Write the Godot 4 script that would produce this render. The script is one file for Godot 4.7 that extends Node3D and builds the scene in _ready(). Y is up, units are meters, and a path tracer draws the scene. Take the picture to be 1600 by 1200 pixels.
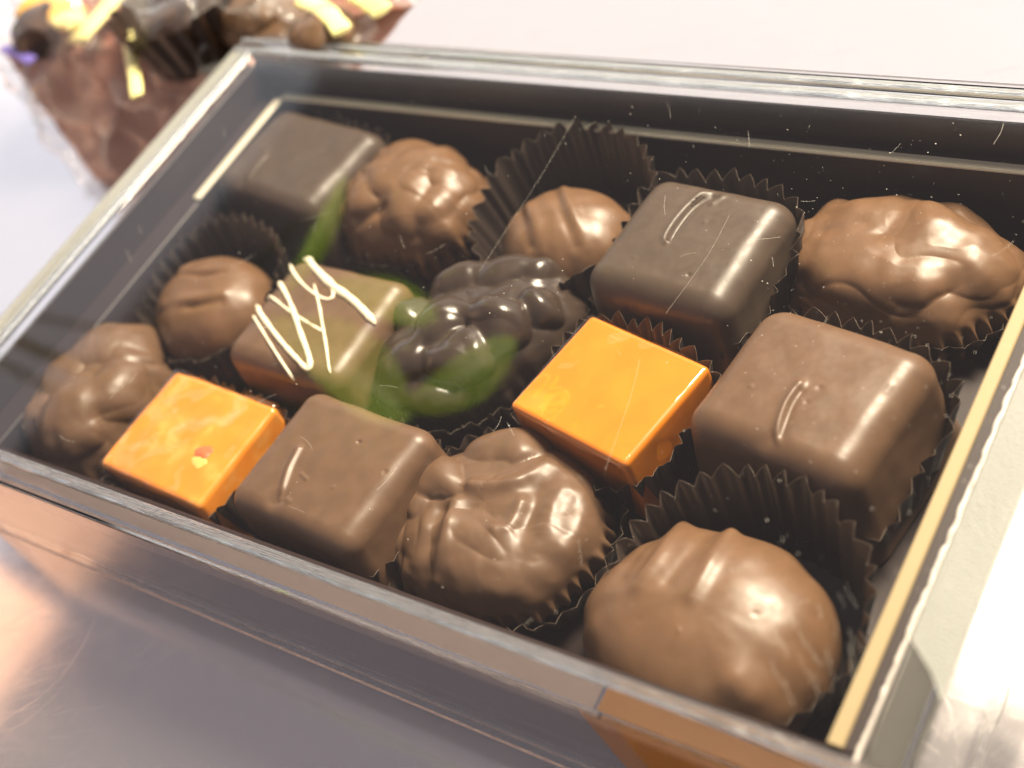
extends Node3D
# A clear acrylic case with a tray of chocolates on a scratched steel counter. Metres, y up; most builder numbers are millimetres (MM).
const MM := 0.001
var cam_pos := Vector3(0.1892, 0.2552, 0.1340)
var cam_right := Vector3(0.8066, -0.3437, -0.4808)
var cam_down := Vector3(0.1901, -0.6195, 0.7617)
var cam_ahead := Vector3(-0.5596, -0.7058, -0.4344)
var used := {}
var M := {}

# ---------------------------------------------------------------- helpers
func numbered(called: String) -> String:
	var n: int = used.get(called, -1) + 1
	used[called] = n
	return called if n == 0 else "%s_%03d" % [called, n]

func tag(o: Node, label: String, category: String, group := "", kind := "") -> void:
	if label: o.set_meta("label", label)
	if category: o.set_meta("category", category)
	if group: o.set_meta("group", group)
	if kind: o.set_meta("kind", kind)

func thing(called: String, at: Vector3, turn: float, label: String, category: String, group := "") -> Node3D:
	var o := Node3D.new()
	o.name = numbered(called)
	add_child(o)
	o.position = at
	o.rotation.y = turn
	tag(o, label, category, group)
	return o

func part(called: String, mesh: Mesh, mat: Material, parent: Node, at := Vector3.ZERO) -> MeshInstance3D:
	var o := MeshInstance3D.new()
	o.name = called
	o.mesh = mesh
	o.material_override = mat
	parent.add_child(o, true)
	o.position = at
	return o

func pixel_on(px: float, py: float, y: float) -> Vector3:      # where the sight line of a photo pixel meets the level y (mm); result in mm
	var d := cam_right * (px - 800.0) + cam_down * (py - 600.0) + cam_ahead * 2110.0
	return (cam_pos + d * ((y * MM - cam_pos.y) / d.y)) * 1000.0

func pixel_on_ellipsoid(px: float, py: float, c: Vector3, r: Vector3) -> Vector3:   # mm; nearest hit, or the closest approach
	var d := cam_right * (px - 800.0) + cam_down * (py - 600.0) + cam_ahead * 2110.0
	var o := (cam_pos * 1000.0 - c) / r
	d = d / r
	var b := o.dot(d)
	var a := d.dot(d)
	var disc := b * b - a * (o.dot(o) - 1.0)
	var t := (-b - sqrt(maxf(disc, 0.0))) / a
	return c + (o + d * t) * r

func mesh_of(v: PackedVector3Array, idx: PackedInt32Array, uv := PackedVector2Array(), outward := Vector3.INF) -> ArrayMesh:
	var n := PackedVector3Array()
	n.resize(v.size())
	var k := 0
	var total := idx.size()
	while k < total:
		var a := idx[k]
		var b := idx[k + 1]
		var c := idx[k + 2]
		var f := (v[c] - v[a]).cross(v[b] - v[a])
		n[a] += f
		n[b] += f
		n[c] += f
		k += 3
	for i in n.size():
		n[i] = n[i].normalized()
	if outward != Vector3.INF:
		var s := 0.0
		for i in range(0, v.size(), 7):
			s += n[i].dot(v[i] - outward)
		if s < 0.0:
			for i in n.size(): n[i] = -n[i]
			var j := 0
			while j < total:
				var t := idx[j + 1]
				idx[j + 1] = idx[j + 2]
				idx[j + 2] = t
				j += 3
	var arr := []
	arr.resize(Mesh.ARRAY_MAX)
	arr[Mesh.ARRAY_VERTEX] = v
	arr[Mesh.ARRAY_NORMAL] = n
	if uv.size(): arr[Mesh.ARRAY_TEX_UV] = uv
	arr[Mesh.ARRAY_INDEX] = idx
	var m := ArrayMesh.new()
	m.add_surface_from_arrays(Mesh.PRIMITIVE_TRIANGLES, arr)
	return m

func grid_index(nu: int, nv: int, wrap: bool) -> PackedInt32Array:   # nu columns by nv rows of vertices
	var idx := PackedInt32Array()
	var cols := nu if wrap else nu - 1
	for j in nv - 1:
		for i in cols:
			var a := j * nu + i
			var b := j * nu + (i + 1) % nu
			var c := a + nu
			var d := b + nu
			idx.append_array(PackedInt32Array([a, b, c, b, d, c]))
	return idx

func chamfer_box(size: Vector3, c: float) -> ArrayMesh:         # flat faces, chamfered edges; metres
	var h := size / 2.0
	var st := SurfaceTool.new()
	st.begin(Mesh.PRIMITIVE_TRIANGLES)
	st.set_smooth_group(-1)
	var face := func(p: Array):
		var nrm: Vector3 = (p[1] - p[0]).cross(p[2] - p[0])
		var mid := Vector3.ZERO
		for q in p: mid += q
		var pts: Array = p.duplicate()
		if nrm.dot(mid) > 0.0: pts.reverse()
		for k in range(1, pts.size() - 1):
			st.add_vertex(pts[0]); st.add_vertex(pts[k]); st.add_vertex(pts[k + 1])
	var corner := func(s: Vector3, axis: int) -> Vector3:
		var q := Vector3(s.x * (h.x - c), s.y * (h.y - c), s.z * (h.z - c))
		q[axis] = s[axis] * h[axis]
		return q
	for axis in 3:
		var a1 := (axis + 1) % 3
		var a2 := (axis + 2) % 3
		for sg in [-1.0, 1.0]:
			var p := []
			for e in [[-1.0, -1.0], [1.0, -1.0], [1.0, 1.0], [-1.0, 1.0]]:
				var s := Vector3.ZERO
				s[axis] = sg; s[a1] = e[0]; s[a2] = e[1]
				p.append(corner.call(s, axis))
			face.call(p)
		for e in [[-1.0, -1.0], [1.0, -1.0], [1.0, 1.0], [-1.0, 1.0]]:    # the four edges along this axis
			var s0 := Vector3.ZERO
			s0[axis] = -1.0; s0[a1] = e[0]; s0[a2] = e[1]
			var s1 := s0
			s1[axis] = 1.0
			face.call([corner.call(s0, a1), corner.call(s1, a1), corner.call(s1, a2), corner.call(s0, a2)])
	for x in [-1.0, 1.0]:
		for y in [-1.0, 1.0]:
			for z in [-1.0, 1.0]:
				var s := Vector3(x, y, z)
				face.call([corner.call(s, 0), corner.call(s, 1), corner.call(s, 2)])
	st.generate_normals()
	return st.commit()

func box_part(called: String, lo: Vector3, hi: Vector3, c: float, mat: Material, parent: Node3D) -> MeshInstance3D:   # mm, in the parent's own axes
	return part(called, chamfer_box((hi - lo) * MM, c * MM), mat, parent, (lo + hi) * 0.5 * MM)

func segment_distance(p: Vector3, a: Vector3, b: Vector3) -> Vector2:     # distance, and the share along the segment
	var ab := b - a
	var t := clampf((p - a).dot(ab) / maxf(ab.length_squared(), 1e-9), 0.0, 1.0)
	return Vector2(p.distance_to(a + ab * t), t)

# ridges: array of {p: points (mm, in the mesh's axes), h: height, w: width, and h1 at the far end}
func relief(p: Vector3, ridges: Array) -> float:
	var out := 0.0
	for r in ridges:
		var pts: Array = r.p
		if p.distance_squared_to(r.mid) > r.reach: continue
		var best := 1e9
		var along := 0.0
		for k in pts.size() - 1:
			var q := segment_distance(p, pts[k], pts[k + 1])
			if q.x < best:
				best = q.x
				along = (k + q.y) / (pts.size() - 1)
		var w: float = r.w * lerpf(1.0, r.get("w1", 1.0), along)
		out += lerpf(r.h, r.get("h1", r.h), along) * exp(-best * best / (w * w))
	return out

func ridge(points: Array, h: float, w: float, extra := {}) -> Dictionary:
	var mid := Vector3.ZERO
	for q in points: mid += q
	mid /= points.size()
	var far := 0.0
	for q in points: far = maxf(far, mid.distance_to(q))
	var d := {"p": points, "h": h, "w": w, "mid": mid, "reach": pow(far + 3.0 * w, 2)}
	d.merge(extra)
	return d

func noise(freq: float, s: int, octaves := 3) -> FastNoiseLite:
	var n := FastNoiseLite.new()
	n.seed = s
	n.frequency = freq
	n.fractal_octaves = octaves
	n.noise_type = FastNoiseLite.TYPE_SIMPLEX_SMOOTH
	return n

# A rounded block in mm, standing on y = 0: half sizes hx, hz at the top, height, edge radius, foot (how far the base spreads).
func block_mesh(hx: float, hz: float, height: float, rad: float, foot: float, dome: float, rough: float, s: int, ridges: Array, res := 0.32) -> ArrayMesh:
	var v := PackedVector3Array()
	var idx := PackedInt32Array()
	var low := noise(0.06, s, 2)
	var half := Vector3(hx, height / 2.0, hz)
	var inner := half - Vector3.ONE * rad
	for f in 5:                                  # +y, +x, -x, +z, -z
		var axis: int = [1, 0, 0, 2, 2][f]
		var sg: float = [1.0, 1.0, -1.0, 1.0, -1.0][f]
		var a1 := (axis + 1) % 3
		var a2 := (axis + 2) % 3
		var step := res if f == 0 else res * 1.6
		var n1 := int(half[a1] * 2.0 / step) + 2
		var n2 := int(half[a2] * 2.0 / step) + 2
		var first := v.size()
		for j in n2:
			for i in n1:
				var p := Vector3.ZERO
				p[axis] = sg * half[axis]
				p[a1] = lerpf(-half[a1], half[a1], float(i) / (n1 - 1))
				p[a2] = lerpf(-half[a2], half[a2], float(j) / (n2 - 1))
				var q := p.clamp(-inner, inner)
				if p.y < 0.0: q.y = p.y           # the lower edge is not rounded
				var out := (p - q).normalized()
				p = q + out * rad
				var up := (p.y + half.y) / height
				var shape := p
				shape.y += dome * (1.0 - pow(p.x / hx, 2.0)) * (1.0 - pow(p.z / hz, 2.0)) * smoothstep(0.6, 1.0, up)
				var spread := foot * pow(maxf(1.0 - up, 0.0), 1.6)
				shape.x += signf(p.x) * spread * minf(1.0, absf(p.x) / hx)
				shape.z += signf(p.z) * spread * minf(1.0, absf(p.z) / hz)
				shape.y += half.y
				shape += out * (low.get_noise_3dv(shape) * rough)
				if ridges.size(): shape += out * relief(shape, ridges)
				v.append(shape * MM)
		for k in grid_index(n1, n2, false): idx.append(k + first)
	return mesh_of_welded(v, idx)

# shared edges of the five faces get one normal
func mesh_of_welded(v: PackedVector3Array, idx: PackedInt32Array) -> ArrayMesh:
	var at := {}
	var map := PackedInt32Array()
	var w := PackedVector3Array()
	for p in v:
		var key := Vector3i(p * 4.0e5)
		if not at.has(key):
			at[key] = w.size()
			w.append(p)
		map.append(at[key])
	var out := PackedInt32Array()
	var c := Vector3.ZERO
	for p in w: c += p
	c /= w.size()
	for k in range(0, idx.size(), 3):
		var a := map[idx[k]]
		var b := map[idx[k + 1]]
		var d := map[idx[k + 2]]
		if a == b or b == d or a == d: continue
		var n := (w[d] - w[a]).cross(w[b] - w[a])
		if n.dot(w[a] + w[b] + w[d] - c * 3.0) < 0.0:
			out.append_array(PackedInt32Array([a, d, b]))
		else:
			out.append_array(PackedInt32Array([a, b, d]))
	return mesh_of(w, out)

# A mound in mm standing on y = 0. r: radii (x, height, z), n: boxiness, nuts: [{c, w, a, e (stretch axis), k}], skirt: flute depth at the base.
func mound_mesh(r: Vector3, n: float, wob: float, s: int, ridges: Array, nuts: Array, skirt := 0.0, flutes := 40, rough := 0.25, nu := 220, nv := 84) -> ArrayMesh:
	var v := PackedVector3Array()
	var low := noise(0.045, s, 2)
	var fine := noise(0.16, s + 9, 2)
	for j in nv:
		var t := float(j) / (nv - 1)
		var phi := minf(t / 0.86, 1.0) * PI / 2.0
		var rho := pow(sin(phi), 2.0 / n)
		var hy := pow(maxf(cos(phi), 0.0), 2.0 / n)
		for i in nu:
			var th := TAU * i / nu
			var cs := cos(th)
			var sn := sin(th)
			var out_r := 1.0 + wob * low.get_noise_2d(cs * 26.0 + 50.0, sn * 26.0)
			var base := 0.26                      # the lower quarter is a foot
			var p := Vector3(cs * rho * r.x * out_r, r.y * (base + (1.0 - base) * hy), sn * rho * r.z * out_r)
			if t > 0.86:
				var u := (t - 0.86) / 0.14
				p.y = r.y * base * (1.0 - u)
				p.x *= 1.0 - 0.10 * u * u
				p.z *= 1.0 - 0.10 * u * u
			var nrm := Vector3(p.x / (r.x * r.x), maxf(p.y - r.y * base, 0.0) / (r.y * r.y * 0.55) + 0.002, p.z / (r.z * r.z)).normalized()
			var d := 0.0
			if nuts.size():
				var acc := 0.0
				var pw := p + Vector3(low.get_noise_3dv(p * 1.15), low.get_noise_3dv(p * 1.15 + Vector3(70, 0, 0)), low.get_noise_3dv(p * 1.15 + Vector3(0, 0, 70))) * 3.0
				for q in nuts:
					var e: Vector3 = pw - q.c
					var ax: float = e.dot(q.e)
					var dd: float = (e.length_squared() - ax * ax) / (q.w * q.w * 1.3) + ax * ax / (q.w * q.w * q.k * q.k * 1.3)
					if dd < 1.6:
						var cap: float = q.a * 1.35 * pow(maxf(1.0 - dd / 1.6, 0.0), 0.8)
						acc = pow(pow(acc, 3.0) + pow(cap, 3.0), 0.3333)
				d += acc
			d += low.get_noise_3dv(p * 1.7) * rough * 2.0 + fine.get_noise_3dv(p) * rough * 0.5
			if nuts.size():
				d -= 0.35 * pow(maxf(1.0 - absf(low.get_noise_3dv(p * 0.62 + Vector3(30, 0, 9))) * 2.0, 0.0), 7.0)
				d += 0.08 * pow(maxf(1.0 - absf(fine.get_noise_3dv(p * 0.35)) * 2.0, 0.0), 5.0)
			if ridges.size(): d += relief(p, ridges)
			p += nrm * d
			if skirt > 0.0:
				var low_share := smoothstep(r.y * 0.55, r.y * 0.30, p.y)
				var saw := absf(fposmod(th * flutes / TAU + 0.35 * low.get_noise_1d(th * 9.0), 1.0) * 2.0 - 1.0)
				var f := 1.0 + skirt * low_share * (pow(saw, 2.2) - 0.25) / minf(r.x, r.z)
				p.x *= f
				p.z *= f
			p.y = maxf(p.y, 0.0)
			v.append(p * MM)
	return mesh_of(v, grid_index(nu, nv, true), PackedVector2Array(), Vector3(0, r.y * 0.3 * MM, 0))

# A pleated paper cup in mm standing on y = 0: half sizes, n (2 round, 5 square), height, pleats; flare: how far the top leans out.
func cup_mesh(hx: float, hz: float, n: float, height: float, pleats: int, flare: float, s: int, dent := 1.0, tilt := 0.0) -> ArrayMesh:
	var per := 6
	var nu := pleats * per
	var rows := 12
	var v := PackedVector3Array()
	var nz := noise(0.05, s, 2)
	var rnd := RandomNumberGenerator.new()
	rnd.seed = s
	var tall := []
	var shift := []
	var deep := []
	for k in pleats:
		tall.append(rnd.randf_range(-0.9, 0.7))
		deep.append(rnd.randf_range(0.6, 1.3))
		shift.append(rnd.randf_range(-0.38, 0.38))
	for j in rows + 2:
		for i in nu:
			var th := TAU * i / nu
			var k := i / per
			var u := float(i % per) / per
			var sh: float = lerpf(shift[k], shift[(k + 1) % pleats], u)
			th += sh * TAU / pleats * 0.6
			var cs := cos(th)
			var sn := sin(th)
			var rr := pow(pow(absf(cs) / hx, n) + pow(absf(sn) / hz, n), -1.0 / n)
			var fold := 1.0 - absf(u * 2.0 - 1.0)          # 0 in the valley, 1 on the crest
			if j == 0:
				v.append(Vector3(0, 0.15, 0) * MM + Vector3(cs, 0, sn) * 0.0004)
				continue
			var t := float(j - 1) / rows
			var y: float = height * t * (1.0 - tilt * sn)
			if t > 0.0: y += t * t * (1.5 * sin(fold * PI / 2.0) + tall[k]) 
			var lean := nz.get_noise_2d(cs * 22.0 + 90.0, sn * 22.0)
			var rad := rr * (0.90 + 0.10 * t) + flare * t * t + dent * lean * 2.4 * t * t
			rad += (fold - 0.5) * (0.6 + 1.9 * t * deep[k])
			v.append(Vector3(cs * rad, y, sn * rad) * MM)
	return mesh_of(v, grid_index(nu, rows + 2, true))

func tube_mesh(pts: Array, radii: Array, flat := 1.0, sides := 10) -> ArrayMesh:    # metres; along a path, closed with rounded ends
	var v := PackedVector3Array()
	var n := pts.size()
	for j in n:
		var dir: Vector3 = (pts[mini(j + 1, n - 1)] - pts[maxi(j - 1, 0)]).normalized()
		var side := dir.cross(Vector3.UP).normalized()
		var up := side.cross(dir).normalized()
		var rr: float = radii[j]
		for i in sides:
			var a := TAU * i / sides
			v.append(pts[j] + side * cos(a) * rr + up * sin(a) * rr * flat)
	var idx := grid_index(sides, n, true)
	for e in [0, n - 1]:
		var c := v.size()
		v.append(pts[e])
		for i in sides:
			if e == 0: idx.append_array(PackedInt32Array([c, e * sides + (i + 1) % sides, e * sides + i]))
			else: idx.append_array(PackedInt32Array([c, e * sides + i, e * sides + (i + 1) % sides]))
	return mesh_of(v, idx)

func smooth_path(pts: Array, per := 8) -> Array:               # Catmull-Rom
	var out := []
	for k in pts.size() - 1:
		var a = pts[maxi(k - 1, 0)]
		var b = pts[k]
		var c = pts[k + 1]
		var d = pts[mini(k + 2, pts.size() - 1)]
		for i in per:
			out.append(b.cubic_interpolate(c, a, d, float(i) / per))
	out.append(pts[-1])
	return out

# ---------------------------------------------------------------- materials
func tex(freq: float, s: int, stops: Array, normal := false, strength := 4.0, side := 512, kind := FastNoiseLite.TYPE_SIMPLEX_SMOOTH, octaves := 4) -> NoiseTexture2D:
	var t := NoiseTexture2D.new()
	t.width = side
	t.height = side
	t.seamless = true
	var n := noise(freq, s, octaves)
	n.noise_type = kind
	t.noise = n
	if normal:
		t.as_normal_map = true
		t.bump_strength = strength
	elif stops.size():
		var g := Gradient.new()
		g.offsets = PackedFloat32Array(stops.map(func(q): return q[0]))
		g.colors = PackedColorArray(stops.map(func(q): return q[1]))
		t.color_ramp = g
	return t

func plain(c: Color, rough: float, spec := 0.5) -> StandardMaterial3D:
	var m := StandardMaterial3D.new()
	m.albedo_color = c
	m.roughness = rough
	m.metallic_specular = spec
	return m

func chocolate(a: Color, b: Color, rough: float, s: int) -> StandardMaterial3D:
	var m := plain(Color.WHITE, rough, 0.5)
	m.albedo_texture = tex(0.012, s, [[0.25, a], [0.75, b]])
	m.uv1_triplanar = true
	m.uv1_scale = Vector3.ONE * 22.0
	m.roughness_texture = tex(0.03, s + 3, [[0.3, Color(0.82, 0.82, 0.82)], [0.75, Color(1, 1, 1)]])
	m.normal_enabled = true
	m.normal_texture = tex(0.05, s + 5, [], true, 1.1)
	m.normal_scale = 0.08
	return m

func make_materials() -> void:
	M.milk = chocolate(Color(0.38, 0.288, 0.216), Color(0.405, 0.308, 0.232), 0.45, 11)
	M.amber = chocolate(Color(0.41, 0.305, 0.218), Color(0.44, 0.328, 0.236), 0.43, 21)
	M.dark = chocolate(Color(0.295, 0.245, 0.205), Color(0.315, 0.262, 0.22), 0.47, 31)
	M.black = chocolate(Color(0.225, 0.185, 0.16), Color(0.25, 0.205, 0.175), 0.27, 41)
	M.taupe = chocolate(Color(0.285, 0.238, 0.206), Color(0.305, 0.255, 0.22), 0.48, 51)
	M.caramel = plain(Color.WHITE, 0.32)
	M.caramel.albedo_texture = tex(0.006, 61, [[0.2, Color(0.87, 0.50, 0.08)], [0.8, Color(0.89, 0.53, 0.10)]])
	M.caramel.uv1_triplanar = true
	M.caramel.uv1_scale = Vector3.ONE * 20.0
	M.caramel.clearcoat_enabled = true
	M.caramel.clearcoat = 1.0
	M.caramel.clearcoat_roughness = 0.04
	M.fudge = plain(Color.WHITE, 0.34)
	M.fudge.albedo_texture = tex(0.005, 71, [[0.25, Color(0.92, 0.55, 0.14)], [0.62, Color(0.93, 0.58, 0.18)], [0.85, Color(0.95, 0.65, 0.30)]])
	M.fudge.uv1_triplanar = true
	M.fudge.uv1_scale = Vector3.ONE * 26.0
	M.fudge.clearcoat_enabled = true
	M.fudge.clearcoat = 1.0
	M.fudge.clearcoat_roughness = 0.10
	M.white_icing = plain(Color(0.93, 0.89, 0.79), 0.42)
	M.nut = plain(Color(0.80, 0.42, 0.26), 0.45)
	M.nut_pale = plain(Color(0.95, 0.76, 0.42), 0.45)
	M.cup = plain(Color(0.20, 0.168, 0.152), 0.34, 0.5)
	M.cup.backlight_enabled = true
	M.cup.backlight = Color(0.08, 0.06, 0.05)
	M.cup_rim_gleam = plain(Color(0.42, 0.36, 0.31), 0.35)  # lighter than the cup: the gleam along its edge, put into the colour
	M.board = plain(Color(0.17, 0.12, 0.115), 0.45, 0.5)
	M.board.normal_enabled = true
	M.board.normal_texture = tex(0.15, 81, [], true, 2.0)
	M.board.normal_scale = 0.15
	M.board.uv1_triplanar = true
	M.board.uv1_scale = Vector3.ONE * 30.0
	M.cream = plain(Color(0.80, 0.77, 0.69), 0.4)
	M.acrylic = plain(Color(1, 1, 1, 0.0), 0.0)
	M.acrylic.refraction_enabled = true
	M.acrylic.refraction_scale = 0.049
	M.frosted = plain(Color(0.93, 0.94, 0.92, 0.17), 0.5)
	M.frosted.refraction_enabled = true
	M.frosted.refraction_scale = 0.049
	M.frosted.normal_enabled = true
	M.frosted.normal_texture = tex(0.09, 95, [], true, 6.0)
	M.frosted.uv1_triplanar = true
	M.frosted.uv1_scale = Vector3.ONE * 25.0
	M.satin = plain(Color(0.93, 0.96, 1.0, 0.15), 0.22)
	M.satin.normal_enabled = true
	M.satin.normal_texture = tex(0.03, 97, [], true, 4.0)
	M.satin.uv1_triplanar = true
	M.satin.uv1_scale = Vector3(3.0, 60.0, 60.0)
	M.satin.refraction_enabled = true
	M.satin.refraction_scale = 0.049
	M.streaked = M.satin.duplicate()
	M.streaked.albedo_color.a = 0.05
	M.lid = plain(Color(0.9, 0.9, 0.92, 0.004), 0.045)
	M.lid.transparency = BaseMaterial3D.TRANSPARENCY_ALPHA
	M.film = plain(Color(1, 1, 1, 0.12), 0.10)
	M.film.transparency = BaseMaterial3D.TRANSPARENCY_ALPHA
	M.wrap = plain(Color(1, 1, 1, 0.0), 0.05)
	M.wrap.transparency = BaseMaterial3D.TRANSPARENCY_ALPHA
	M.dust = plain(Color(0.92, 0.90, 0.86), 0.9)
	M.steel = plain(Color(0.90, 0.88, 0.885), 1.0)
	M.steel.metallic = 0.90
	M.steel.roughness_texture = scratch_texture(Color(0.12, 0.12, 0.12), Color(0.18, 0.18, 0.18), Color(0.15, 0.15, 0.15))
	M.steel.normal_enabled = true
	M.steel.normal_texture = scratch_relief()
	M.steel.normal_scale = 0.2
	M.steel.uv1_triplanar = true
	M.steel.uv1_world_triplanar = true
	M.steel.uv1_scale = Vector3.ONE * 9.0
	M.leaf = plain(Color(0.70, 0.88, 0.14), 0.5)
	M.leaf.backlight_enabled = true
	M.leaf.backlight = Color(0.45, 0.62, 0.10)
	M.stem = plain(Color(0.25, 0.40, 0.10), 0.6)
	M.clay = plain(Color(0.62, 0.36, 0.25), 0.8)
	M.soil = plain(Color(0.16, 0.11, 0.08), 0.95)
	M.basket = plain(Color(0.56, 0.37, 0.31), 0.5)
	M.basket_dark = plain(Color(0.20, 0.14, 0.11), 0.4)
	M.yellow = plain(Color(1.0, 0.96, 0.66), 0.35)
	M.gold = plain(Color(0.95, 0.72, 0.22), 0.35)
	M.lilac = plain(Color(0.50, 0.45, 0.80), 0.5)
	M.glue = plain(Color(0.86, 0.83, 0.80), 0.22)
	M.backing = plain(Color(0.60, 0.58, 0.54), 0.6)
	M.tan_edge = plain(Color(0.64, 0.57, 0.43), 0.4)
	M.peach = plain(Color(1.0, 0.84, 0.77), 0.7)
	M.pale_peach = plain(Color(1.0, 0.90, 0.85), 0.6)
	M.pale_orange = plain(Color(1.0, 0.74, 0.48), 0.6)
	M.orange = plain(Color(0.95, 0.62, 0.28), 0.6)

# ---------------------------------------------------------------- the scene
func _ready() -> void:
	var cam := Camera3D.new()
	add_child(cam)
	cam.transform = Transform3D(Basis(cam_right, -cam_down, -cam_ahead).orthonormalized(), cam_pos)
	cam.near = 0.02
	cam.far = 20.0
	var lens := CameraAttributesPhysical.new()
	lens.frustum_focal_length = 42.2
	lens.frustum_focus_distance = 0.31
	lens.frustum_near = 0.02
	lens.frustum_far = 20.0
	lens.exposure_aperture = 7.2
	cam.attributes = lens
	cam.fov = 31.75
	cam.current = true
	var we := WorldEnvironment.new()
	var env := Environment.new()
	env.background_mode = Environment.BG_COLOR
	env.background_color = Color(0.54, 0.515, 0.535)
	env.tonemap_mode = Environment.TONE_MAPPER_LINEAR
	env.tonemap_exposure = 1.0
	env.sdfgi_enabled = true
	env.ssao_enabled = true
	env.ssil_enabled = true
	we.environment = env
	add_child(we)
	var key := AreaLight3D.new()
	key.name = "key_lamp"
	add_child(key)
	key.area_size = Vector2(0.34, 0.34)
	key.light_color = Color(1.0, 0.935, 0.82)
	key.light_energy = 3.5
	key.shadow_enabled = true
	key.look_at_from_position(Vector3(0.26, 0.79, -0.575), Vector3(0, 0.03, -0.01))
	var window := AreaLight3D.new()
	window.name = "window_light"
	add_child(window)
	window.area_size = Vector2(4.0, 0.66)
	window.light_color = Color(1.0, 0.985, 0.965)
	window.light_energy = 0.70
	window.shadow_enabled = true
	window.look_at_from_position(Vector3(-0.7, 0.475, -0.9), Vector3(-0.7, 0.475, 0))
	var side := AreaLight3D.new()  # added area light: whitens the counter on the left and hazes the lid
	side.name = "added_side_fill"
	add_child(side)
	side.area_size = Vector2(0.95, 0.86)
	side.light_color = Color(0.93, 0.96, 1.0)
	side.light_energy = 0.22
	side.shadow_enabled = true
	side.look_at_from_position(Vector3(-1.4, 0.54, -0.58), Vector3(0, 0.54, -0.58))
	make_materials()
	build_setting()
	build_case()
	build_tray()
	build_candies()
	build_dust()

func scratch_texture(base: Color, light: Color, dull: Color) -> ImageTexture:
	var side := 1024
	var im := Image.create(side, side, false, Image.FORMAT_RGB8)
	var n := noise(0.012, 91, 4)
	for y in side:
		for x in side:
			var k := n.get_noise_3d(cos(TAU * x / side) * 160.0, sin(TAU * x / side) * 160.0, absf(y - side / 2.0))
			im.set_pixel(x, y, base.lerp(dull, clampf(0.35 + k, 0.0, 1.0)))
	var rnd := RandomNumberGenerator.new()
	rnd.seed = 92
	for k in 420:
		var p := Vector2(rnd.randf() * side, rnd.randf() * side)
		var a := rnd.randfn(0.6, 0.5)
		var bend := rnd.randf_range(-0.004, 0.004)
		var long := rnd.randi_range(20, 260)
		var tone := light if rnd.randf() < 0.6 else dull
		for i in long:
			p += Vector2(cos(a), sin(a))
			a += bend
			im.set_pixel(posmod(int(p.x), side), posmod(int(p.y), side), tone)
	return ImageTexture.create_from_image(im)

func scratch_relief() -> ImageTexture:
	var side := 2048
	var im := Image.create(side, side, false, Image.FORMAT_RGB8)
	im.fill(Color(0.5, 0.5, 0.5))
	var rnd := RandomNumberGenerator.new()
	rnd.seed = 93
	for k in 500:
		var p := Vector2(rnd.randf() * side, rnd.randf() * side)
		var a := rnd.randfn(-0.5, 0.5)
		var bend := rnd.randf_range(-0.002, 0.002)
		var deep := rnd.randf_range(0.1, 0.45)
		for i in rnd.randi_range(40, 420):
			p += Vector2(cos(a), sin(a))
			a += bend
			im.set_pixel(posmod(int(p.x), side), posmod(int(p.y), side), Color.WHITE * (0.5 - deep))
	im.bump_map_to_normal_map(1.5)
	return ImageTexture.create_from_image(im)

func prism_mesh(corners: Array, y: float, thick: float) -> ArrayMesh:   # a flat slab: convex corners (x, z) in mm, clockwise from above
	var st := SurfaceTool.new()
	st.begin(Mesh.PRIMITIVE_TRIANGLES)
	st.set_smooth_group(-1)
	var n := corners.size()
	var mid := Vector3.ZERO
	for q in corners: mid += Vector3(q[0], y + thick * 0.5, q[1]) * MM / n
	var tri := func(a: Vector3, b: Vector3, c: Vector3):
		if (c - a).cross(b - a).dot((a + b + c) / 3.0 - mid) < 0.0:
			var t := b
			b = c
			c = t
		for p in [a, b, c]: st.add_vertex(p)
	var at := func(k: int, up: float) -> Vector3: return Vector3(corners[k % n][0], y + up, corners[k % n][1]) * MM
	for k in range(1, n - 1):
		tri.call(at.call(0, thick), at.call(k, thick), at.call(k + 1, thick))
		tri.call(at.call(0, 0.0), at.call(k, 0.0), at.call(k + 1, 0.0))
	for k in n:
		tri.call(at.call(k, 0.0), at.call(k + 1, 0.0), at.call(k + 1, thick))
		tri.call(at.call(k, 0.0), at.call(k + 1, thick), at.call(k, thick))
	st.generate_normals()
	return st.commit()

func sheet(called: String, corners: Array, y: float, thick: float, mat: Material, label: String, category: String) -> void:
	tag(part(called, prism_mesh(corners, y, thick), mat, self), label, category)

func loft(lo: Array, hi: Array, y0: float, y1: float, bumps: float, s: int, per := 24, rows := 16, top := true) -> ArrayMesh:    # four-cornered outline below to one above, mm; crumpled
	var nz := noise(0.035, s, 3)
	var v := PackedVector3Array()
	for j in rows + 1:
		var t := float(j) / rows
		for i in per * 4:
			var k := i / per
			var u := float(i % per) / per
			var a := Vector2(lo[k][0], lo[k][1]).lerp(Vector2(lo[(k + 1) % 4][0], lo[(k + 1) % 4][1]), u)
			var b := Vector2(hi[k][0], hi[k][1]).lerp(Vector2(hi[(k + 1) % 4][0], hi[(k + 1) % 4][1]), u)
			var c := a.lerp(b, t)
			var p := Vector3(c.x, lerpf(y0, y1, t), c.y)
			var d := Vector3(nz.get_noise_3dv(p), nz.get_noise_3dv(p + Vector3(200, 0, 0)) * t, nz.get_noise_3dv(p + Vector3(0, 0, 200))) * bumps * minf(1.0, 4.0 * t)
			v.append((p + d) * MM)
	var idx := grid_index(per * 4, rows + 1, true)
	if top:
		var c := Vector3.ZERO
		for q in hi: c += Vector3(q[0], y1, q[1]) / 4.0
		v.append((c + Vector3(0, bumps * 0.5, 0)) * MM)
		var o := rows * per * 4
		for i in per * 4: idx.append_array(PackedInt32Array([v.size() - 1, o + i, o + (i + 1) % (per * 4)]))
	return mesh_of(v, idx)

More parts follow.
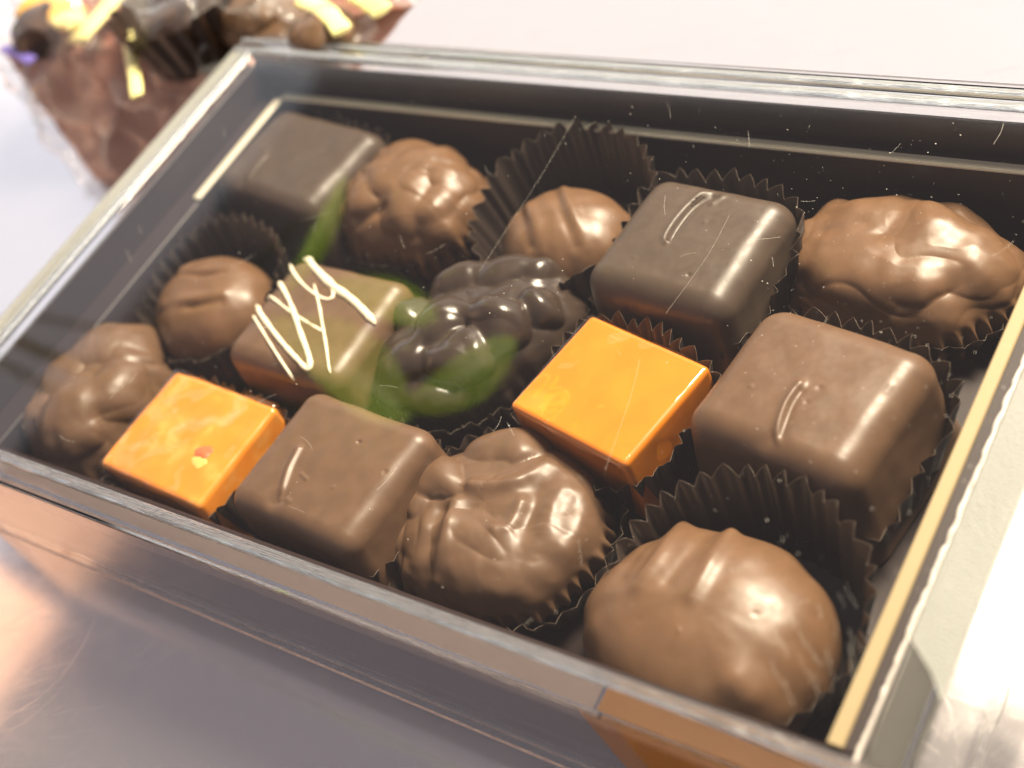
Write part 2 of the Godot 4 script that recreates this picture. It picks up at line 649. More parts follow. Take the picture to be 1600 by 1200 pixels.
func build_setting() -> void:
	var c := part("counter", chamfer_box(Vector3(3.0, 0.02, 3.0), 0.001), M.steel, self, Vector3(0, -0.01, 0))
	tag(c, "", "", "", "structure")
	var g := thing("added_peach_box", Vector3(-0.41, 0.0, 0.12), 0.0, "plain peach box added out of view left of the case for its reflection", "box")  # added, never in view: gives the counter its peach reflection
	box_part("body", Vector3(-60, 0.3, -80), Vector3(60, 195, 80), 1.5, M.peach, g)
	box_part("lid", Vector3(-63, 195.1, -83), Vector3(63, 212, 83), 1.5, M.peach, g)
	sheet("peach_tint_strip", [[-153, 50], [62, 50], [62, 66.8], [-153, 66.8]], 0.02, 0.2, M.pale_peach, "added pale peach strip that tints the case front wall from below", "card")  # added to colour the front wall like a peach reflection
	sheet("orange_tint_strip", [[63, 50], [131, 50], [131, 66.8], [63, 66.8]], 0.02, 0.2, M.pale_orange, "added orange strip that tints the front wall corner from below", "card")  # added to colour the front wall like an orange reflection
	sheet("added_backing", [[-153, -105.8], [131, -105.8], [131, 49.9], [-153, 49.9]], 0.02, 0.2, M.backing, "added warm grey sheet that tones down glare in the clear case walls", "card")  # added so the clear walls look pale grey, not blown out
	sheet("added_orange_sheet", [[40, 84], [72, 69], [170, 71], [170, 120], [60, 120]], 0.2, 0.5, M.orange, "orange sheet added out of view to be mirrored in the case front", "card")  # added below the view, only for its orange reflection
	build_gift()
	build_plant()

func build_gift() -> void:
	var o := thing("gift_basket", Vector3.ZERO, 0.0, "cellophane wrapped basket of sweets with yellow ribbon behind the case", "gift basket")
	var lo := [[-232, -68], [-172, -84], [-150, -126], [-222, -136]]
	var hi := [[-278, -92], [-164, -108], [-98, -128], [-262, -196]]
	part("basket", loft(lo, hi, 0.5, 38, 2.5, 3, 40, 26), M.basket, o)
	var lo2 := [[-238, -64], [-165, -82], [-144, -128], [-228, -142]]
	var hi2 := [[-292, -90], [-162, -110], [-86, -126], [-272, -206]]
	part("cellophane", loft(lo2, hi2, 0.6, 58, 16, 8, 50, 34, false), M.film, o)
	var rnd := RandomNumberGenerator.new()
	rnd.seed = 12
	for q in [[300, 40, 40, 20], [440, 55, 34, 15], [395, 20, 42, 13], [505, 50, 40, 12], [70, 40, 44, 14]]:
		var p := pixel_on(q[0], q[1], q[2])
		var sweet := part("sweet", mound_mesh(Vector3(q[3], q[3] * 0.9, q[3]), 2.3, 0.1, 30 + int(q[0]), [], [], 0.0, 20, 0.4, 60, 24), M.milk if q[0] > 320 else M.basket_dark, o, (p - Vector3(0, q[3] * 0.4, 0)) * MM)
		if q[0] == 300: part("paper_cup", cup_mesh(q[3] + 2.0, q[3] + 2.0, 2.0, 20, 22, 2.0, 7), M.basket_dark, sweet)
	for q in [[[[185, -10], [160, 20], [120, 65]], 46, 5.0, "yellow"], [[[190, 20], [205, 90], [214, 150]], 44, 2.6, "yellow"], [[[470, 0], [505, 15], [535, 48]], 46, 3.5, "yellow"], [[[555, -10], [580, 5], [597, 18]], 46, 4.0, "yellow"], [[[40, 10], [80, 15], [115, 30]], 48, 7.0, "gold"], [[[85, 40], [100, 30], [120, 35]], 50, 4.5, "yellow"], [[[5, 75], [30, 85], [50, 95]], 42, 2.5, "lilac"]]:
		var pts := []
		var rad := []
		for p in smooth_path(q[0].map(func(e): return pixel_on(e[0], e[1], q[1])), 6):
			pts.append(p * MM)
			rad.append(q[2] * MM * rnd.randf_range(0.85, 1.0))
		part("ribbon", tube_mesh(pts, rad, 0.35, 10), M[q[3]], o)

func leaf_mesh(length: float, width: float, curl: float) -> ArrayMesh:     # metres, growing along +x from the origin, with a folded midrib
	var v := PackedVector3Array()
	for j in 13:
		var t := j / 12.0
		for i in 7:
			var u := i / 3.0 - 1.0
			var w := width * pow(sin(PI * minf(t * 0.97 + 0.02, 1.0)), 0.8) * 0.5
			v.append(Vector3(t * length, absf(u) * w * 0.35 - curl * t * t * length, u * w))
	return mesh_of(v, grid_index(7, 13, false))

func build_plant() -> void:      # stands behind the case, above the picture; the lid mirrors its leaves
	var foot := Vector3(-0.62, 0.0, -0.06)
	var o := thing("potted_plant", foot, 0.0, "green leafy plant in a clay pot mirrored in the case lid", "plant")
	var pot := CylinderMesh.new()
	pot.top_radius = 0.055
	pot.bottom_radius = 0.04
	pot.height = 0.09
	part("pot", pot, M.clay, o, Vector3(0, 0.045, 0))
	var soil := CylinderMesh.new()
	soil.top_radius = 0.05
	soil.bottom_radius = 0.05
	soil.height = 0.006
	part("soil", soil, M.soil, o, Vector3(0, 0.091, 0))
	var lamp := Vector3(0.26, 0.79, -0.575)
	for q in [[735, 585, 0.18, 0.070, 0.022, 30.0], [555, 580, 0.20, 0.090, 0.032, 75.0], [500, 370, 0.22, 0.060, 0.014, -20.0], [615, 470, 0.24, 0.070, 0.018, 60.0]]:
		var p := pixel_on(q[0], q[1], 41.3) * MM
		var d := (p - cam_pos).normalized()
		var at: Vector3 = p + Vector3(d.x, -d.y, d.z) * q[2]
		var face := ((lamp - at).normalized() + (p - at).normalized()).normalized()
		var along := face.cross(Vector3.UP).normalized().rotated(face, deg_to_rad(q[5]))
		var t: Vector3 = at - along * q[3] * 0.5 - foot
		var pts := []
		var rad := []
		for k in 14:
			var u := k / 13.0
			var w := Vector3(0, 0.09, 0).lerp(t, u)
			w.y = 0.09 + (t.y - 0.09) * u + 0.16 * sin(PI * u) * (1.0 - 0.3 * u)
			pts.append(w)
			rad.append(lerpf(0.0025, 0.0010, u))
		part("stem", tube_mesh(pts, rad, 1.0, 6), M.stem, o)
		var l := part("leaf", leaf_mesh(q[3], q[4], 0.12), M.leaf, o, t)
		l.basis = Basis(along, face, along.cross(face))

func build_case() -> void:
	var o := thing("acrylic_case", Vector3.ZERO, 0.0, "clear thick-walled acrylic display case over the tray of chocolates", "case")
	box_part("wall", Vector3(-153.7, 0.3, 58.1), Vector3(131.6, 40.8, 66.5), 0.5, M.acrylic, o)
	box_part("streak_edge", Vector3(-153.7, 40.85, 58.1), Vector3(131.6, 42, 60.6), 0.4, M.streaked, o)  # pale tint stands in for blue-white streaks of light on this edge
	box_part("polished_edge", Vector3(-153.7, 40.85, 60.65), Vector3(131.6, 42, 66.5), 0.5, M.acrylic, o)
	box_part("wall", Vector3(-153.7, 0.3, -106.1), Vector3(131.6, 40.8, -97.7), 0.7, M.acrylic, o)
	box_part("wall", Vector3(-153.7, 0.3, -97.6), Vector3(-145.3, 40.8, 58.0), 0.5, M.acrylic, o)
	box_part("wall", Vector3(123.2, 0.3, -97.6), Vector3(131.6, 40.8, 58.0), 0.5, M.acrylic, o)
	for q in [[-106.1, -104.4, "acrylic"], [-104.35, -102.3, "satin"], [-102.25, -100.2, "acrylic"], [-100.15, -97.7, "satin"]]:      # pale strips put silvery streaks of light into the back edge colour
		box_part("edge_strip", Vector3(-153.7, 40.85, q[0]), Vector3(131.6, 42, q[1]), 0.35, M[q[2]], o)
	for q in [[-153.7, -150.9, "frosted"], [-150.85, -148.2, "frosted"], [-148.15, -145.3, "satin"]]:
		box_part("edge_strip", Vector3(q[0], 40.85, -97.6), Vector3(q[1], 42, 58.0), 0.35, M[q[2]], o)
	part("frosted_edge", prism_mesh([[123.2, -97.6], [131.6, -97.6], [131.6, 43.0], [128.2, 38.5], [123.2, 34.0]], 40.85, 1.15), M.frosted, o)
	part("polished_edge", prism_mesh([[123.2, 34.1], [131.6, 43.1], [131.6, 58.0], [123.2, 58.0]], 40.85, 1.1), M.acrylic, o)
	box_part("liner", Vector3(-144.9, 27.7, -97.4), Vector3(122.8, 38.4, -96.4), 0.15, M.board, o)
	box_part("liner", Vector3(-145.0, 27.7, -96.3), Vector3(-144.0, 38.4, 57.7), 0.15, M.board, o)
	box_part("liner", Vector3(121.9, 27.7, -96.3), Vector3(122.9, 38.4, 57.7), 0.15, M.board, o)
	var pane := PlaneMesh.new()
	pane.size = Vector2(268.4, 155.6) * MM
	part("lid", pane, M.lid, o, Vector3(-11.05, 41.3, -19.8) * MM)
	# scratches in the top of the lid: fine raised burrs, too many to count
	var rnd := RandomNumberGenerator.new()
	rnd.seed = 5
	var st := SurfaceTool.new()
	st.begin(Mesh.PRIMITIVE_TRIANGLES)
	var lines := []
	for q in [[[900, 180], [845, 275], [748, 425]], [[1140, 335], [1105, 400], [1040, 490]], [[1000, 560], [985, 620], [945, 735]], [[520, 330], [470, 345]], [[450, 790], [474, 800]]]:
		lines.append([smooth_path([pixel_on(q[0][0], q[0][1], 41.32), pixel_on(q[1][0], q[1][1], 41.32), pixel_on(q[-1][0], q[-1][1], 41.32)], 8), 0.011])
	for k in 70:
		var p := Vector3(rnd.randf_range(-140, 118), 41.32, rnd.randf_range(-94, 55))
		var a := rnd.randf_range(0, TAU) if k < 30 else rnd.randfn(0.9, 0.15)
		if k >= 45: p = pixel_on(rnd.randf_range(1180, 1330), rnd.randf_range(900, 1080), 41.32)
		var l := rnd.randf_range(1.0, 7.0)
		var e := p + Vector3(cos(a), 0, sin(a)) * l
		lines.append([smooth_path([p, p.lerp(e, 0.5) + Vector3(rnd.randf_range(-0.4, 0.4), 0, rnd.randf_range(-0.4, 0.4)), e], 4), rnd.randf_range(0.008, 0.018)])
	for q in lines:
		var pts := []
		var rad := []
		for p in q[0]:
			pts.append(p * MM)
			rad.append(q[1] * MM)
		st.append_from(tube_mesh(pts, rad, 0.5, 5), 0, Transform3D.IDENTITY)
	tag(part("scratches", st.commit(), M.dust, o), "", "", "", "stuff")

func build_tray() -> void:
	var o := thing("candy_tray", Vector3.ZERO, 0.0, "dark brown cardboard candy tray with cream edging inside the clear case", "tray")
	box_part("floor", Vector3(-144.9, 0.5, -97.3), Vector3(122.8, 3.0, 57.7), 0.2, M.board, o)
	box_part("wall", Vector3(-144.9, 3.05, 52.0), Vector3(122.8, 27.6, 57.7), 0.3, M.board, o)
	box_part("wall", Vector3(-144.9, 3.05, -97.3), Vector3(122.8, 27.6, -91.7), 0.3, M.board, o)
	box_part("wall", Vector3(-144.9, 3.05, -91.6), Vector3(-135.0, 27.6, 51.9), 0.3, M.board, o)
	box_part("wall", Vector3(112.7, 3.05, -91.6), Vector3(122.8, 27.6, 51.9), 0.3, M.board, o)
	box_part("edging", Vector3(-135.4, 27.65, -94.3), Vector3(113.0, 28.6, -91.4), 0.3, M.cream, o)
	box_part("edging", Vector3(112.4, 27.65, -91.3), Vector3(115.6, 28.6, 52.0), 0.3, M.tan_edge, o)
	var bead := []
	var bead_r := []
	var bn := noise(0.05, 77, 3)
	for k in 140:
		var z := lerpf(-91.0, 57.0, k / 139.0)
		bead.append(Vector3(118.6 + bn.get_noise_1d(z * 3.0) * 0.5, 28.2, z) * MM)
		bead_r.append((0.65 + 0.3 * bn.get_noise_1d(z * 7.0 + 400.0)) * MM)
	part("glue_bead", tube_mesh(bead, bead_r, 1.0, 8), M.glue, o)
	box_part("edging", Vector3(-137.4, 27.65, -91.3), Vector3(-134.6, 28.6, -45.0), 0.3, M.cream, o)

func marks(list: Array, y: float, c: Vector3, turn: float) -> Array:      # photo pixels to points on the level y, in the axes of a thing at c turned by turn
	var out := []
	for q in list:
		out.append((pixel_on(q[0], q[1], y) - c).rotated(Vector3.UP, -turn))
	return out

func marks_on(list: Array, c: Vector3, turn: float, r: Vector3) -> Array:
	var out := []
	for q in list:
		out.append((pixel_on_ellipsoid(q[0], q[1], c + Vector3(0, r.y * 0.26, 0), Vector3(r.x, r.y * 0.74, r.z)) - c).rotated(Vector3.UP, -turn))
	return out

func cup(c: Vector3, turn: float, hx: float, hz: float, n: float, h: float, pleats: int, flare: float, s: int, label: String, dent := 1.0, tilt := 0.0) -> void:
	var o := thing("paper_cup", Vector3(c.x, 3.1, c.z) * MM, turn, label, "paper cup", "pleated paper cups in the tray")
	var m := cup_mesh(hx, hz, n, h, pleats, flare, s, dent, tilt)
	part("pleated_wall", m, M.cup, o)
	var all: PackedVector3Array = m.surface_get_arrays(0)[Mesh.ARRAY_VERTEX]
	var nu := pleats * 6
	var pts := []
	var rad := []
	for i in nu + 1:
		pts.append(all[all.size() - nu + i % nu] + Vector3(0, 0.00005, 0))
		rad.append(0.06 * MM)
	part("gleaming_cut_edge", tube_mesh(pts, rad, 1.0, 4), M.cup_rim_gleam, o)  # pale line painted in for the light caught on the paper edge

func block(called: String, cx: float, cz: float, deg: float, w: float, d: float, top: float, rad: float, foot: float, mat: Material, s: int, label: String, category: String, ridges_px := [], dome := 0.6, rough := 0.3) -> Node3D:
	var base := 4.0
	var c := Vector3(cx, base, cz)
	var turn := deg_to_rad(-deg)
	var o := thing(called, c * MM, turn, label, category, "chocolates and caramels in the tray")
	var rs := []
	for q in ridges_px:
		rs.append(ridge(smooth_path(marks(q.px, top + dome, c, turn), 4), q.h, q.w, q.get("x", {})))
	part("body", block_mesh(w / 2, d / 2, top - base, rad, foot, dome, rough, s, rs), mat, o)
	return o

func mound(called: String, cx: float, cz: float, deg: float, rx: float, rz: float, top: float, n: float, wob: float, mat: Material, s: int, label: String, category: String, ridges_px := [], nuts_px := [], skirt := 0.0, rough := 0.12, spare := 0) -> Node3D:
	var base := 4.0
	var c := Vector3(cx, base, cz)
	var turn := deg_to_rad(-deg)
	var r := Vector3(rx, top - base, rz)
	var o := thing(called, c * MM, turn, label, category, "chocolates and caramels in the tray")
	var rs := []
	for q in ridges_px:
		rs.append(ridge(smooth_path(marks_on(q.px, c, turn, r), 4), q.h, q.w, q.get("x", {})))
	var nuts := []
	var rnd := RandomNumberGenerator.new()
	rnd.seed = s
	for q in nuts_px:                       # [px, py, size, height, stretch, angle]
		var p: Vector3 = marks_on([[q[0], q[1]]], c, turn, r)[0]
		var a := deg_to_rad(q[5])
		nuts.append({"c": p, "w": q[2], "a": q[3], "k": q[4], "e": Vector3(cos(a), 0, sin(a))})
	for k in spare:
		var a := rnd.randf() * TAU
		var u := rnd.randf_range(0.35, 1.0)
		var p := Vector3(cos(a) * rx * u, r.y * (0.26 + 0.74 * sqrt(1.0 - u * u)), sin(a) * rz * u)
		var b := rnd.randf() * TAU
		nuts.append({"c": p, "w": rnd.randf_range(3.5, 6.5), "a": rnd.randf_range(1.0, 2.6), "k": rnd.randf_range(1.0, 1.7), "e": Vector3(cos(b), 0, sin(b))})
	part("body", mound_mesh(r, n, wob, s, rs, nuts, skirt, int((rx + rz) * 0.78), rough), mat, o)
	return o

func build_candies() -> void:
	# back row
	block("chocolate_square", -108.4, -65.8, 8.0, 48, 36.5, 31, 5.5, 2.5, M.taupe, 1, "greyish brown chocolate square in the back corner beside a nut cluster", "chocolate", [
		{"px": [[378, 288], [392, 270], [415, 245]], "h": 0.7, "w": 0.9}, {"px": [[368, 285], [376, 279]], "h": -0.7, "w": 1.6}])
	cup(Vector3(-108.4, 0, -65.8), deg_to_rad(-8), 27, 21.5, 4.0, 15, 34, 0.5, 101, "dark pleated cup around the greyish brown chocolate square", 0.8, 0.4)
	mound("nut_cluster", -70, -66, 0, 27, 21.5, 29, 2.3, 0.16, M.amber, 2, "lumpy light brown nut cluster behind the drizzled square", "chocolate", [
		{"px": [[560, 345], [580, 335], [600, 325]], "h": -1.2, "w": 1.8}],
		[[600, 270, 5, 1.6, 1.4, 30], [665, 250, 6, 2.0, 1.5, 120], [700, 280, 5, 1.8, 1.2, 40], [630, 320, 6, 1.8, 1.4, 80], [690, 345, 5, 1.6, 1.5, 20], [560, 310, 5, 1.5, 1.2, 60], [700, 225, 5, 1.6, 1.2, 10]], 2.0, 0.2, 2)
	cup(Vector3(-70, 0, -66), 0, 26.5, 21.5, 2.2, 9, 34, 0.6, 102, "dark pleated cup under the light brown nut cluster behind the drizzled square", 0.4)
	mound("chocolate_mound", -11, -62, 0, 20.5, 17.5, 27, 2.3, 0.05, M.amber, 3, "small smooth milk chocolate mound with two ridges in a tall cup", "chocolate", [
		{"px": [[812, 300], [835, 340], [850, 392]], "h": 1.2, "w": 1.7, "x": {"h1": 0.3}}, {"px": [[876, 285], [893, 330], [918, 388]], "h": 1.2, "w": 1.7, "x": {"h1": 0.3}},
		{"px": [[800, 310], [818, 345], [830, 385]], "h": -0.6, "w": 1.5}, {"px": [[864, 290], [880, 335], [900, 385]], "h": -0.6, "w": 1.5}])
	cup(Vector3(-12, 0, -66), 0, 24.5, 24.0, 2.2, 22, 33, 1.2, 103, "tall open pleated cup standing behind the small ridged mound", 0.6, 0.22)
	block("chocolate_square", 33.3, -55.3, 5.0, 41, 39, 32, 6.0, 3.0, M.dark, 4, "dark chocolate square with a teardrop dipping mark on top", "chocolate", [
		{"px": [[1075, 428], [1076, 429]], "h": -0.5, "w": 0.5}, {"px": [[990, 400], [991, 401]], "h": 0.15, "w": 0.5}, {"px": [[1160, 400], [1161, 401]], "h": -0.4, "w": 0.5}, {"px": [[1100, 345], [1101, 346]], "h": 0.15, "w": 0.5},
		{"px": [[1046, 372], [1060, 348], [1083, 320], [1112, 302]], "h": -1.3, "w": 0.8, "x": {"w1": 2.1}}, {"px": [[1041, 378], [1040, 366], [1060, 336], [1095, 300], [1124, 290]], "h": 0.5, "w": 0.8}, {"px": [[1120, 296], [1130, 304], [1112, 316]], "h": 0.5, "w": 0.9}])
	cup(Vector3(33.3, 0, -55.3), deg_to_rad(-5), 23.5, 23, 3.6, 19, 33, 0.8, 104, "dark pleated cup around the dark chocolate square", 1.0, 0.38)
	mound("nut_cluster", 78.5, -70.5, 3, 29, 20, 24, 2.5, 0.12, M.amber, 5, "long shiny nut cluster in the corner by the cream edging", "chocolate", [],
		[[1290, 350, 5, 1.8, 1.6, 60], [1265, 395, 5, 1.6, 1.0, 0], [1340, 420, 8, 2.2, 1.4, 10], [1350, 340, 7, 2.0, 1.5, -10], [1450, 365, 6, 1.8, 1.3, 100], [1430, 420, 6, 1.8, 1.2, 40], [1510, 400, 7, 1.6, 1.3, 0], [1530, 330, 6, 1.6, 1.3, 10], [1420, 300, 6, 1.5, 1.6, 0]], 2.4, 0.2, 2)
	cup(Vector3(79, 0, -69), deg_to_rad(-3), 27.0, 20.0, 2.4, 8, 34, 0.6, 105, "dark pleated cup under the long shiny nut cluster", 0.4)
	# middle row
	mound("chocolate_mound", -109, -14, 0, 20.5, 18.5, 29, 2.6, 0.05, M.amber, 6, "milk chocolate mound with two dark slits beside the drizzled square", "chocolate", [
		{"px": [[278, 436], [310, 428], [350, 428]], "h": -1.8, "w": 1.2}, {"px": [[255, 492], [300, 482], [345, 474]], "h": -1.8, "w": 1.2}, {"px": [[280, 424], [315, 414], [360, 420]], "h": 0.9, "w": 1.6}, {"px": [[262, 478], [300, 468], [350, 462]], "h": 0.9, "w": 1.6}])
	cup(Vector3(-109, 0, -17), 0, 23, 22, 2.3, 20, 33, 1.0, 106, "dark pleated cup around the mound with two dark slits", 0.7, 0.3)
	var d := block("drizzled_square", -59.5, -11.2, 1.5, 43, 37.5, 30, 5.0, 2.0, M.milk, 7, "milk chocolate square drizzled with white icing lines", "chocolate", [], 0.5, 0.35)
	var thick := noise(0.05, 17, 2)
	for q in [[[[470, 386], [486, 412], [516, 443], [551, 469], [582, 500]], 1.35], [[[442, 397], [464, 434], [490, 458], [512, 467], [520, 456], [503, 426], [464, 388]], 0.62], [[[389, 461], [407, 491], [437, 531], [464, 561], [479, 574], [483, 561], [468, 517], [451, 469], [429, 430]], 0.85], [[[407, 450], [451, 485], [481, 504], [503, 517]], 0.5], [[[490, 443], [499, 482], [505, 517], [510, 548], [514, 580]], 0.5], [[[391, 487], [415, 526], [437, 561], [449, 580]], 0.45]]:
		var pts := []
		var rad := []
		var path := smooth_path(marks(q[0], 30.6, Vector3(-59.5, 4.0, -11.2), deg_to_rad(-1.5)), 8)
		for k in path.size():
			var p: Vector3 = path[k]
			var e := maxf(absf(p.x) - 16.6, 0.0)       # where the top rounds down to the sides
			var e2 := maxf(absf(p.z) - 13.8, 0.0)
			p.y = 26.45 - (5.0 - sqrt(maxf(25.0 - minf(e * e + e2 * e2, 24.0), 0.0)))
			pts.append(p * MM)
			rad.append(q[1] * MM * (0.85 + 0.3 * thick.get_noise_1d(k * 4.0 + q[1] * 500.0)) * clampf(minf(k + 1.0, path.size() - k) / 3.0, 0.35, 1.0))
		part("icing_line", tube_mesh(pts, rad, 0.75), M.white_icing, d)
	cup(Vector3(-59.5, 0, -11.2), deg_to_rad(-1.5), 23.5, 21.5, 4.0, 13, 34, 0.6, 107, "dark pleated cup around the square with white drizzle", 0.6)
	mound("nut_cluster", -19, -23, -46, 31, 20, 27, 2.4, 0.12, M.black, 8, "glossy dark chocolate nut cluster next to the orange caramel", "chocolate", [],
		[[805, 415, 5.5, 4.0, 1.5, -30], [725, 440, 5.5, 4.6, 1.5, 20], [775, 500, 5.5, 4.2, 1.3, 60], [690, 505, 5, 3.6, 1.4, -20], [625, 490, 5.5, 4.4, 1.4, 60], [650, 560, 5, 3.6, 1.3, 10], [720, 560, 5, 4.0, 1.4, 30], [840, 480, 4.5, 3.6, 1.3, 80], [600, 555, 4.5, 3.6, 1.3, 80], [690, 615, 4.5, 3.2, 1.4, 0], [850, 435, 4, 3.0, 1.3, 0], [750, 400, 4, 2.6, 1.5, 0]], 1.2, 0.3, 2)
	cup(Vector3(-17, 0, -22), deg_to_rad(46), 29.0, 21.0, 2.6, 9, 36, 1.0, 108, "dark pleated cup under the glossy dark nut cluster", 0.6)
	var cara := block("caramel_square", 31.5, -12.5, 12.5, 37.5, 31.5, 26, 1.4, 0.3, M.caramel, 9, "smooth bright orange caramel square between dark cluster and milk square", "caramel", [], 0.15, 0.05)
	part("film", block_mesh(19.2, 16.2, 22.5, 1.8, 0.3, 0.5, 0.7, 209, []), M.wrap, cara)
	cup(Vector3(31.5, 0, -12.5), deg_to_rad(-12.5), 21.5, 18.5, 4.0, 17, 33, 1.0, 109, "dark pleated cup around the smooth orange caramel", 0.8, 0.22)
	block("chocolate_square", 79.5, -19.5, 9.0, 42.5, 38.5, 32.5, 6.5, 3.0, M.milk, 10, "milk chocolate square with a short ridge by the right case wall", "chocolate", [
		{"px": [[1322, 709], [1323, 710]], "h": -0.9, "w": 0.5}, {"px": [[1172, 602], [1173, 603]], "h": 0.18, "w": 0.5}, {"px": [[1280, 606], [1281, 607]], "h": -0.25, "w": 0.6}, {"px": [[1120, 658], [1121, 659]], "h": 0.15, "w": 0.45}, {"px": [[1385, 610], [1392, 600]], "h": 0.3, "w": 0.6}, {"px": [[1260, 628], [1261, 629]], "h": -0.2, "w": 0.45},
		{"px": [[1212, 690], [1214, 668], [1228, 632], [1250, 600]], "h": 0.95, "w": 0.8, "x": {"w1": 1.3}}, {"px": [[1220, 678], [1236, 635], [1250, 612]], "h": -0.4, "w": 0.9}, {"px": [[1190, 690], [1205, 680]], "h": -0.6, "w": 2.0}])
	cup(Vector3(80.5, 0, -20), deg_to_rad(-9), 24.5, 22.5, 3.4, 15, 34, 1.4, 110, "dark pleated cup around the milk square by the right wall", 1.0, 0.45)
	# front row
	mound("nut_cluster", -123.5, 26, 0, 19, 25, 30, 2.4, 0.12, M.milk, 11, "rounded milk chocolate nut cluster by the left case wall", "chocolate", [],
		[[180, 530, 9, 3.0, 1.2, 60], [100, 570, 7, 2.4, 1.2, 30], [110, 650, 8, 2.8, 1.3, 80], [190, 610, 7, 2.2, 1.2, 0], [50, 640, 6, 2.2, 1.2, 30]], 1.0, 0.3, 2)
	cup(Vector3(-119, 0, 27), 0, 16.0, 23.5, 2.6, 10, 33, 0.0, 111, "dark pleated cup under the cluster by the left wall", 0.3)
	var f := block("caramel_square", -76, 31.3, 3.5, 41.5, 33.5, 26, 1.8, 0.5, M.fudge, 12, "cloudy yellow orange caramel square with a pink nut piece", "caramel", [], 0.2, 0.35)
	for q in [[319, 703, 3.4, "nut"], [309, 722, 3.0, "nut_pale"]]:
		var p: Vector3 = marks([[q[0], q[1]]], 26.0, Vector3(-76, 4.0, 31.3), deg_to_rad(-3.5))[0]
		part("nut_piece", mound_mesh(Vector3(q[2], 1.3, q[2] * 0.8), 2.2, 0.3, int(q[0]), [], [], 0.0, 20, 0.3, 30, 14), M[q[3]], f, (p - Vector3(0, 0.75, 0)) * MM)
	part("film", block_mesh(21.3, 17.3, 22.7, 1.8, 0.3, 0.6, 1.0, 212, []), M.wrap, f)
	cup(Vector3(-76, 0, 31.3), deg_to_rad(-3.5), 23.5, 19.5, 4.2, 17, 34, 0.5, 112, "dark pleated cup around the cloudy yellow caramel", 0.6, -0.05)
	block("chocolate_square", -24.0, 29.5, 4.0, 43, 37.0, 31, 5.0, 2.0, M.milk, 13, "milk chocolate square with a thin ridge beside the yellow caramel", "chocolate", [
		{"px": [[470, 740], [478, 748]], "h": 0.3, "w": 0.45}, {"px": [[560, 690], [561, 691]], "h": -0.5, "w": 0.45}, {"px": [[520, 760], [521, 761]], "h": 0.15, "w": 0.5}, {"px": [[600, 735], [601, 736]], "h": -0.4, "w": 0.5},
		{"px": [[436, 776], [442, 757], [452, 730], [466, 702]], "h": 0.9, "w": 0.85, "x": {"w1": 1.2}}, {"px": [[424, 782], [434, 776]], "h": -0.9, "w": 1.8}, {"px": [[446, 778], [450, 782]], "h": 0.5, "w": 0.7}])
	cup(Vector3(-24.0, 0, 29.5), deg_to_rad(-4), 24, 21, 4.2, 14, 34, 0.5, 113, "dark pleated cup around the milk square beside the yellow caramel", 0.8, 0.0)
	mound("nut_cluster", 16.5, 23.5, 0, 26.5, 23.5, 23, 2.9, 0.07, M.milk, 14, "round wavy milk chocolate nut cluster at the front wall", "chocolate", [
		{"px": [[712, 790], [706, 840], [690, 905]], "h": 1.9, "w": 2.0}, {"px": [[672, 830], [648, 890], [632, 930]], "h": 1.7, "w": 2.2}, {"px": [[740, 762], [800, 758], [850, 735], [880, 712]], "h": 1.5, "w": 1.9}, {"px": [[815, 790], [800, 822], [778, 830]], "h": 1.3, "w": 2.0}, {"px": [[872, 775], [858, 820]], "h": 1.4, "w": 2.6}, {"px": [[908, 760], [902, 820], [880, 860]], "h": 1.2, "w": 2.8}, {"px": [[690, 800], [680, 850]], "h": -1.2, "w": 2.4}, {"px": [[840, 770], [830, 830]], "h": -0.9, "w": 2.6}],
		[[795, 705, 6.0, 2.6, 1.3, 10], [695, 752, 4.6, 2.8, 1.4, 0], [655, 795, 3.6, 1.9, 1.2, 30], [622, 845, 6.0, 2.2, 1.2, 60], [745, 880, 8, 1.5, 1.2, 30], [850, 900, 7, 1.2, 1.4, 20]], 2.2, 0.32, 0)
	cup(Vector3(16.5, 0, 23.5), 0, 28.8, 24.8, 2.6, 8.5, 38, 0.8, 114, "dark pleated cup under the round wavy nut cluster", 0.4)
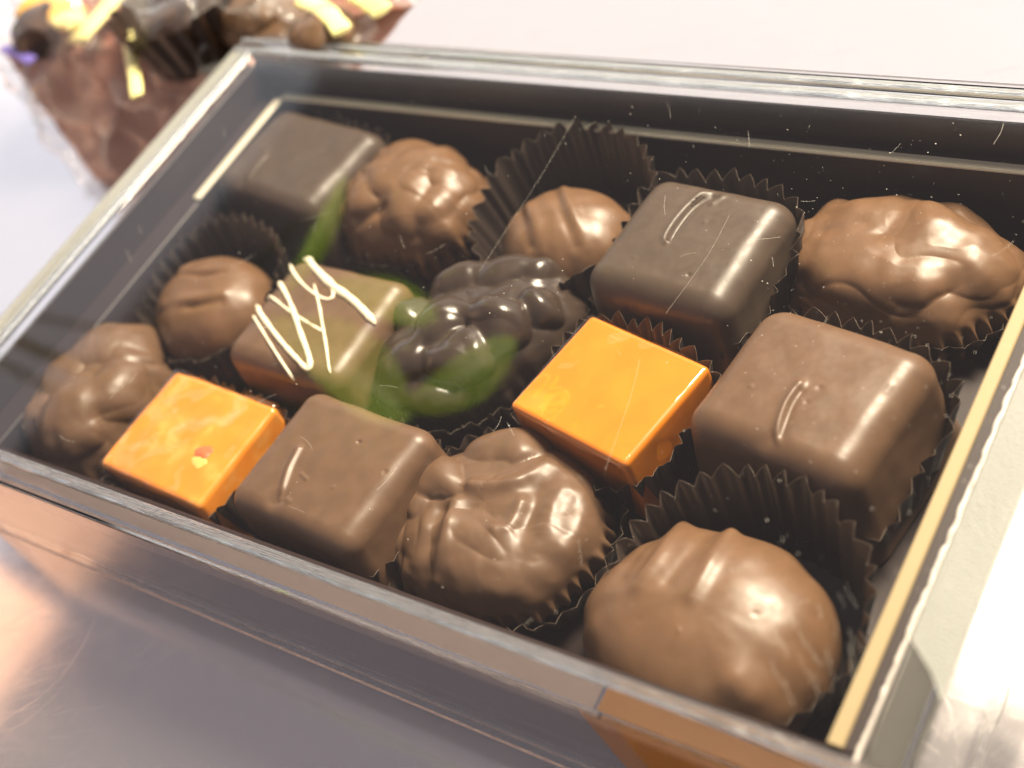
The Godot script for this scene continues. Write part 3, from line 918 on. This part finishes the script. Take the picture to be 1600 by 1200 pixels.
	mound("chocolate_mound", 76, 33, 0, 27.5, 23.5, 28, 2.3, 0.06, M.amber, 15, "large smooth milk chocolate mound with two peaked ridges by the front corner", "chocolate", [
		{"px": [[1180, 960], [1181, 961]], "h": -0.45, "w": 0.5}, {"px": [[1060, 985], [1061, 986]], "h": 0.3, "w": 0.5}, {"px": [[1210, 1010], [1211, 1011]], "h": 0.18, "w": 0.6}, {"px": [[1120, 1040], [1121, 1041]], "h": -0.4, "w": 0.5}, {"px": [[1000, 970], [1001, 971]], "h": -0.4, "w": 0.5},
		{"px": [[1000, 915], [1035, 870], [1068, 828]], "h": 0.7, "w": 2.0, "x": {"h1": 1.8}}, {"px": [[1080, 930], [1108, 885], [1142, 842]], "h": 0.7, "w": 2.0, "x": {"h1": 1.9}}, {"px": [[1045, 910], [1078, 868], [1100, 842]], "h": -0.7, "w": 1.8}, {"px": [[975, 905], [1005, 865], [1035, 832]], "h": -0.5, "w": 1.8}, {"px": [[1170, 1085], [1150, 1065]], "h": 1.2, "w": 3.0}],
		[], 0.0, 0.09)
	cup(Vector3(81, 0, 27), 0, 25.5, 23.5, 2.3, 19, 36, 1.5, 115, "tall dark pleated cup around the large ridged mound", 0.6, 0.35)

func build_dust() -> void:       # specks on top of the lid
	var ball := SphereMesh.new()
	ball.radius = 0.0005
	ball.height = 0.001
	ball.radial_segments = 6
	ball.rings = 3
	var mm := MultiMesh.new()
	mm.transform_format = MultiMesh.TRANSFORM_3D
	mm.mesh = ball
	mm.instance_count = 800
	var rnd := RandomNumberGenerator.new()
	rnd.seed = 8
	for k in 800:
		var p := Vector3(rnd.randf_range(-143, 121), 41.34, rnd.randf_range(-95, 56))
		if k > 400: p = pixel_on(rnd.randfn(1330, 170), rnd.randfn(420, 260), 41.34)
		p.x = clampf(p.x, -143, 121)
		p.z = clampf(p.z, -95, 56)
		var sz := 0.06 + 0.15 * pow(rnd.randf(), 3.0)
		mm.set_instance_transform(k, Transform3D(Basis(Vector3.UP, rnd.randf() * TAU).scaled(Vector3(sz * rnd.randf_range(0.7, 2.2), sz * 0.6, sz)), p * MM))
	var o := MultiMeshInstance3D.new()
	o.name = "dust_specks"
	o.multimesh = mm
	o.material_override = M.dust
	add_child(o)
	tag(o, "fine pale dust specks scattered on the clear case lid", "dust", "", "stuff")
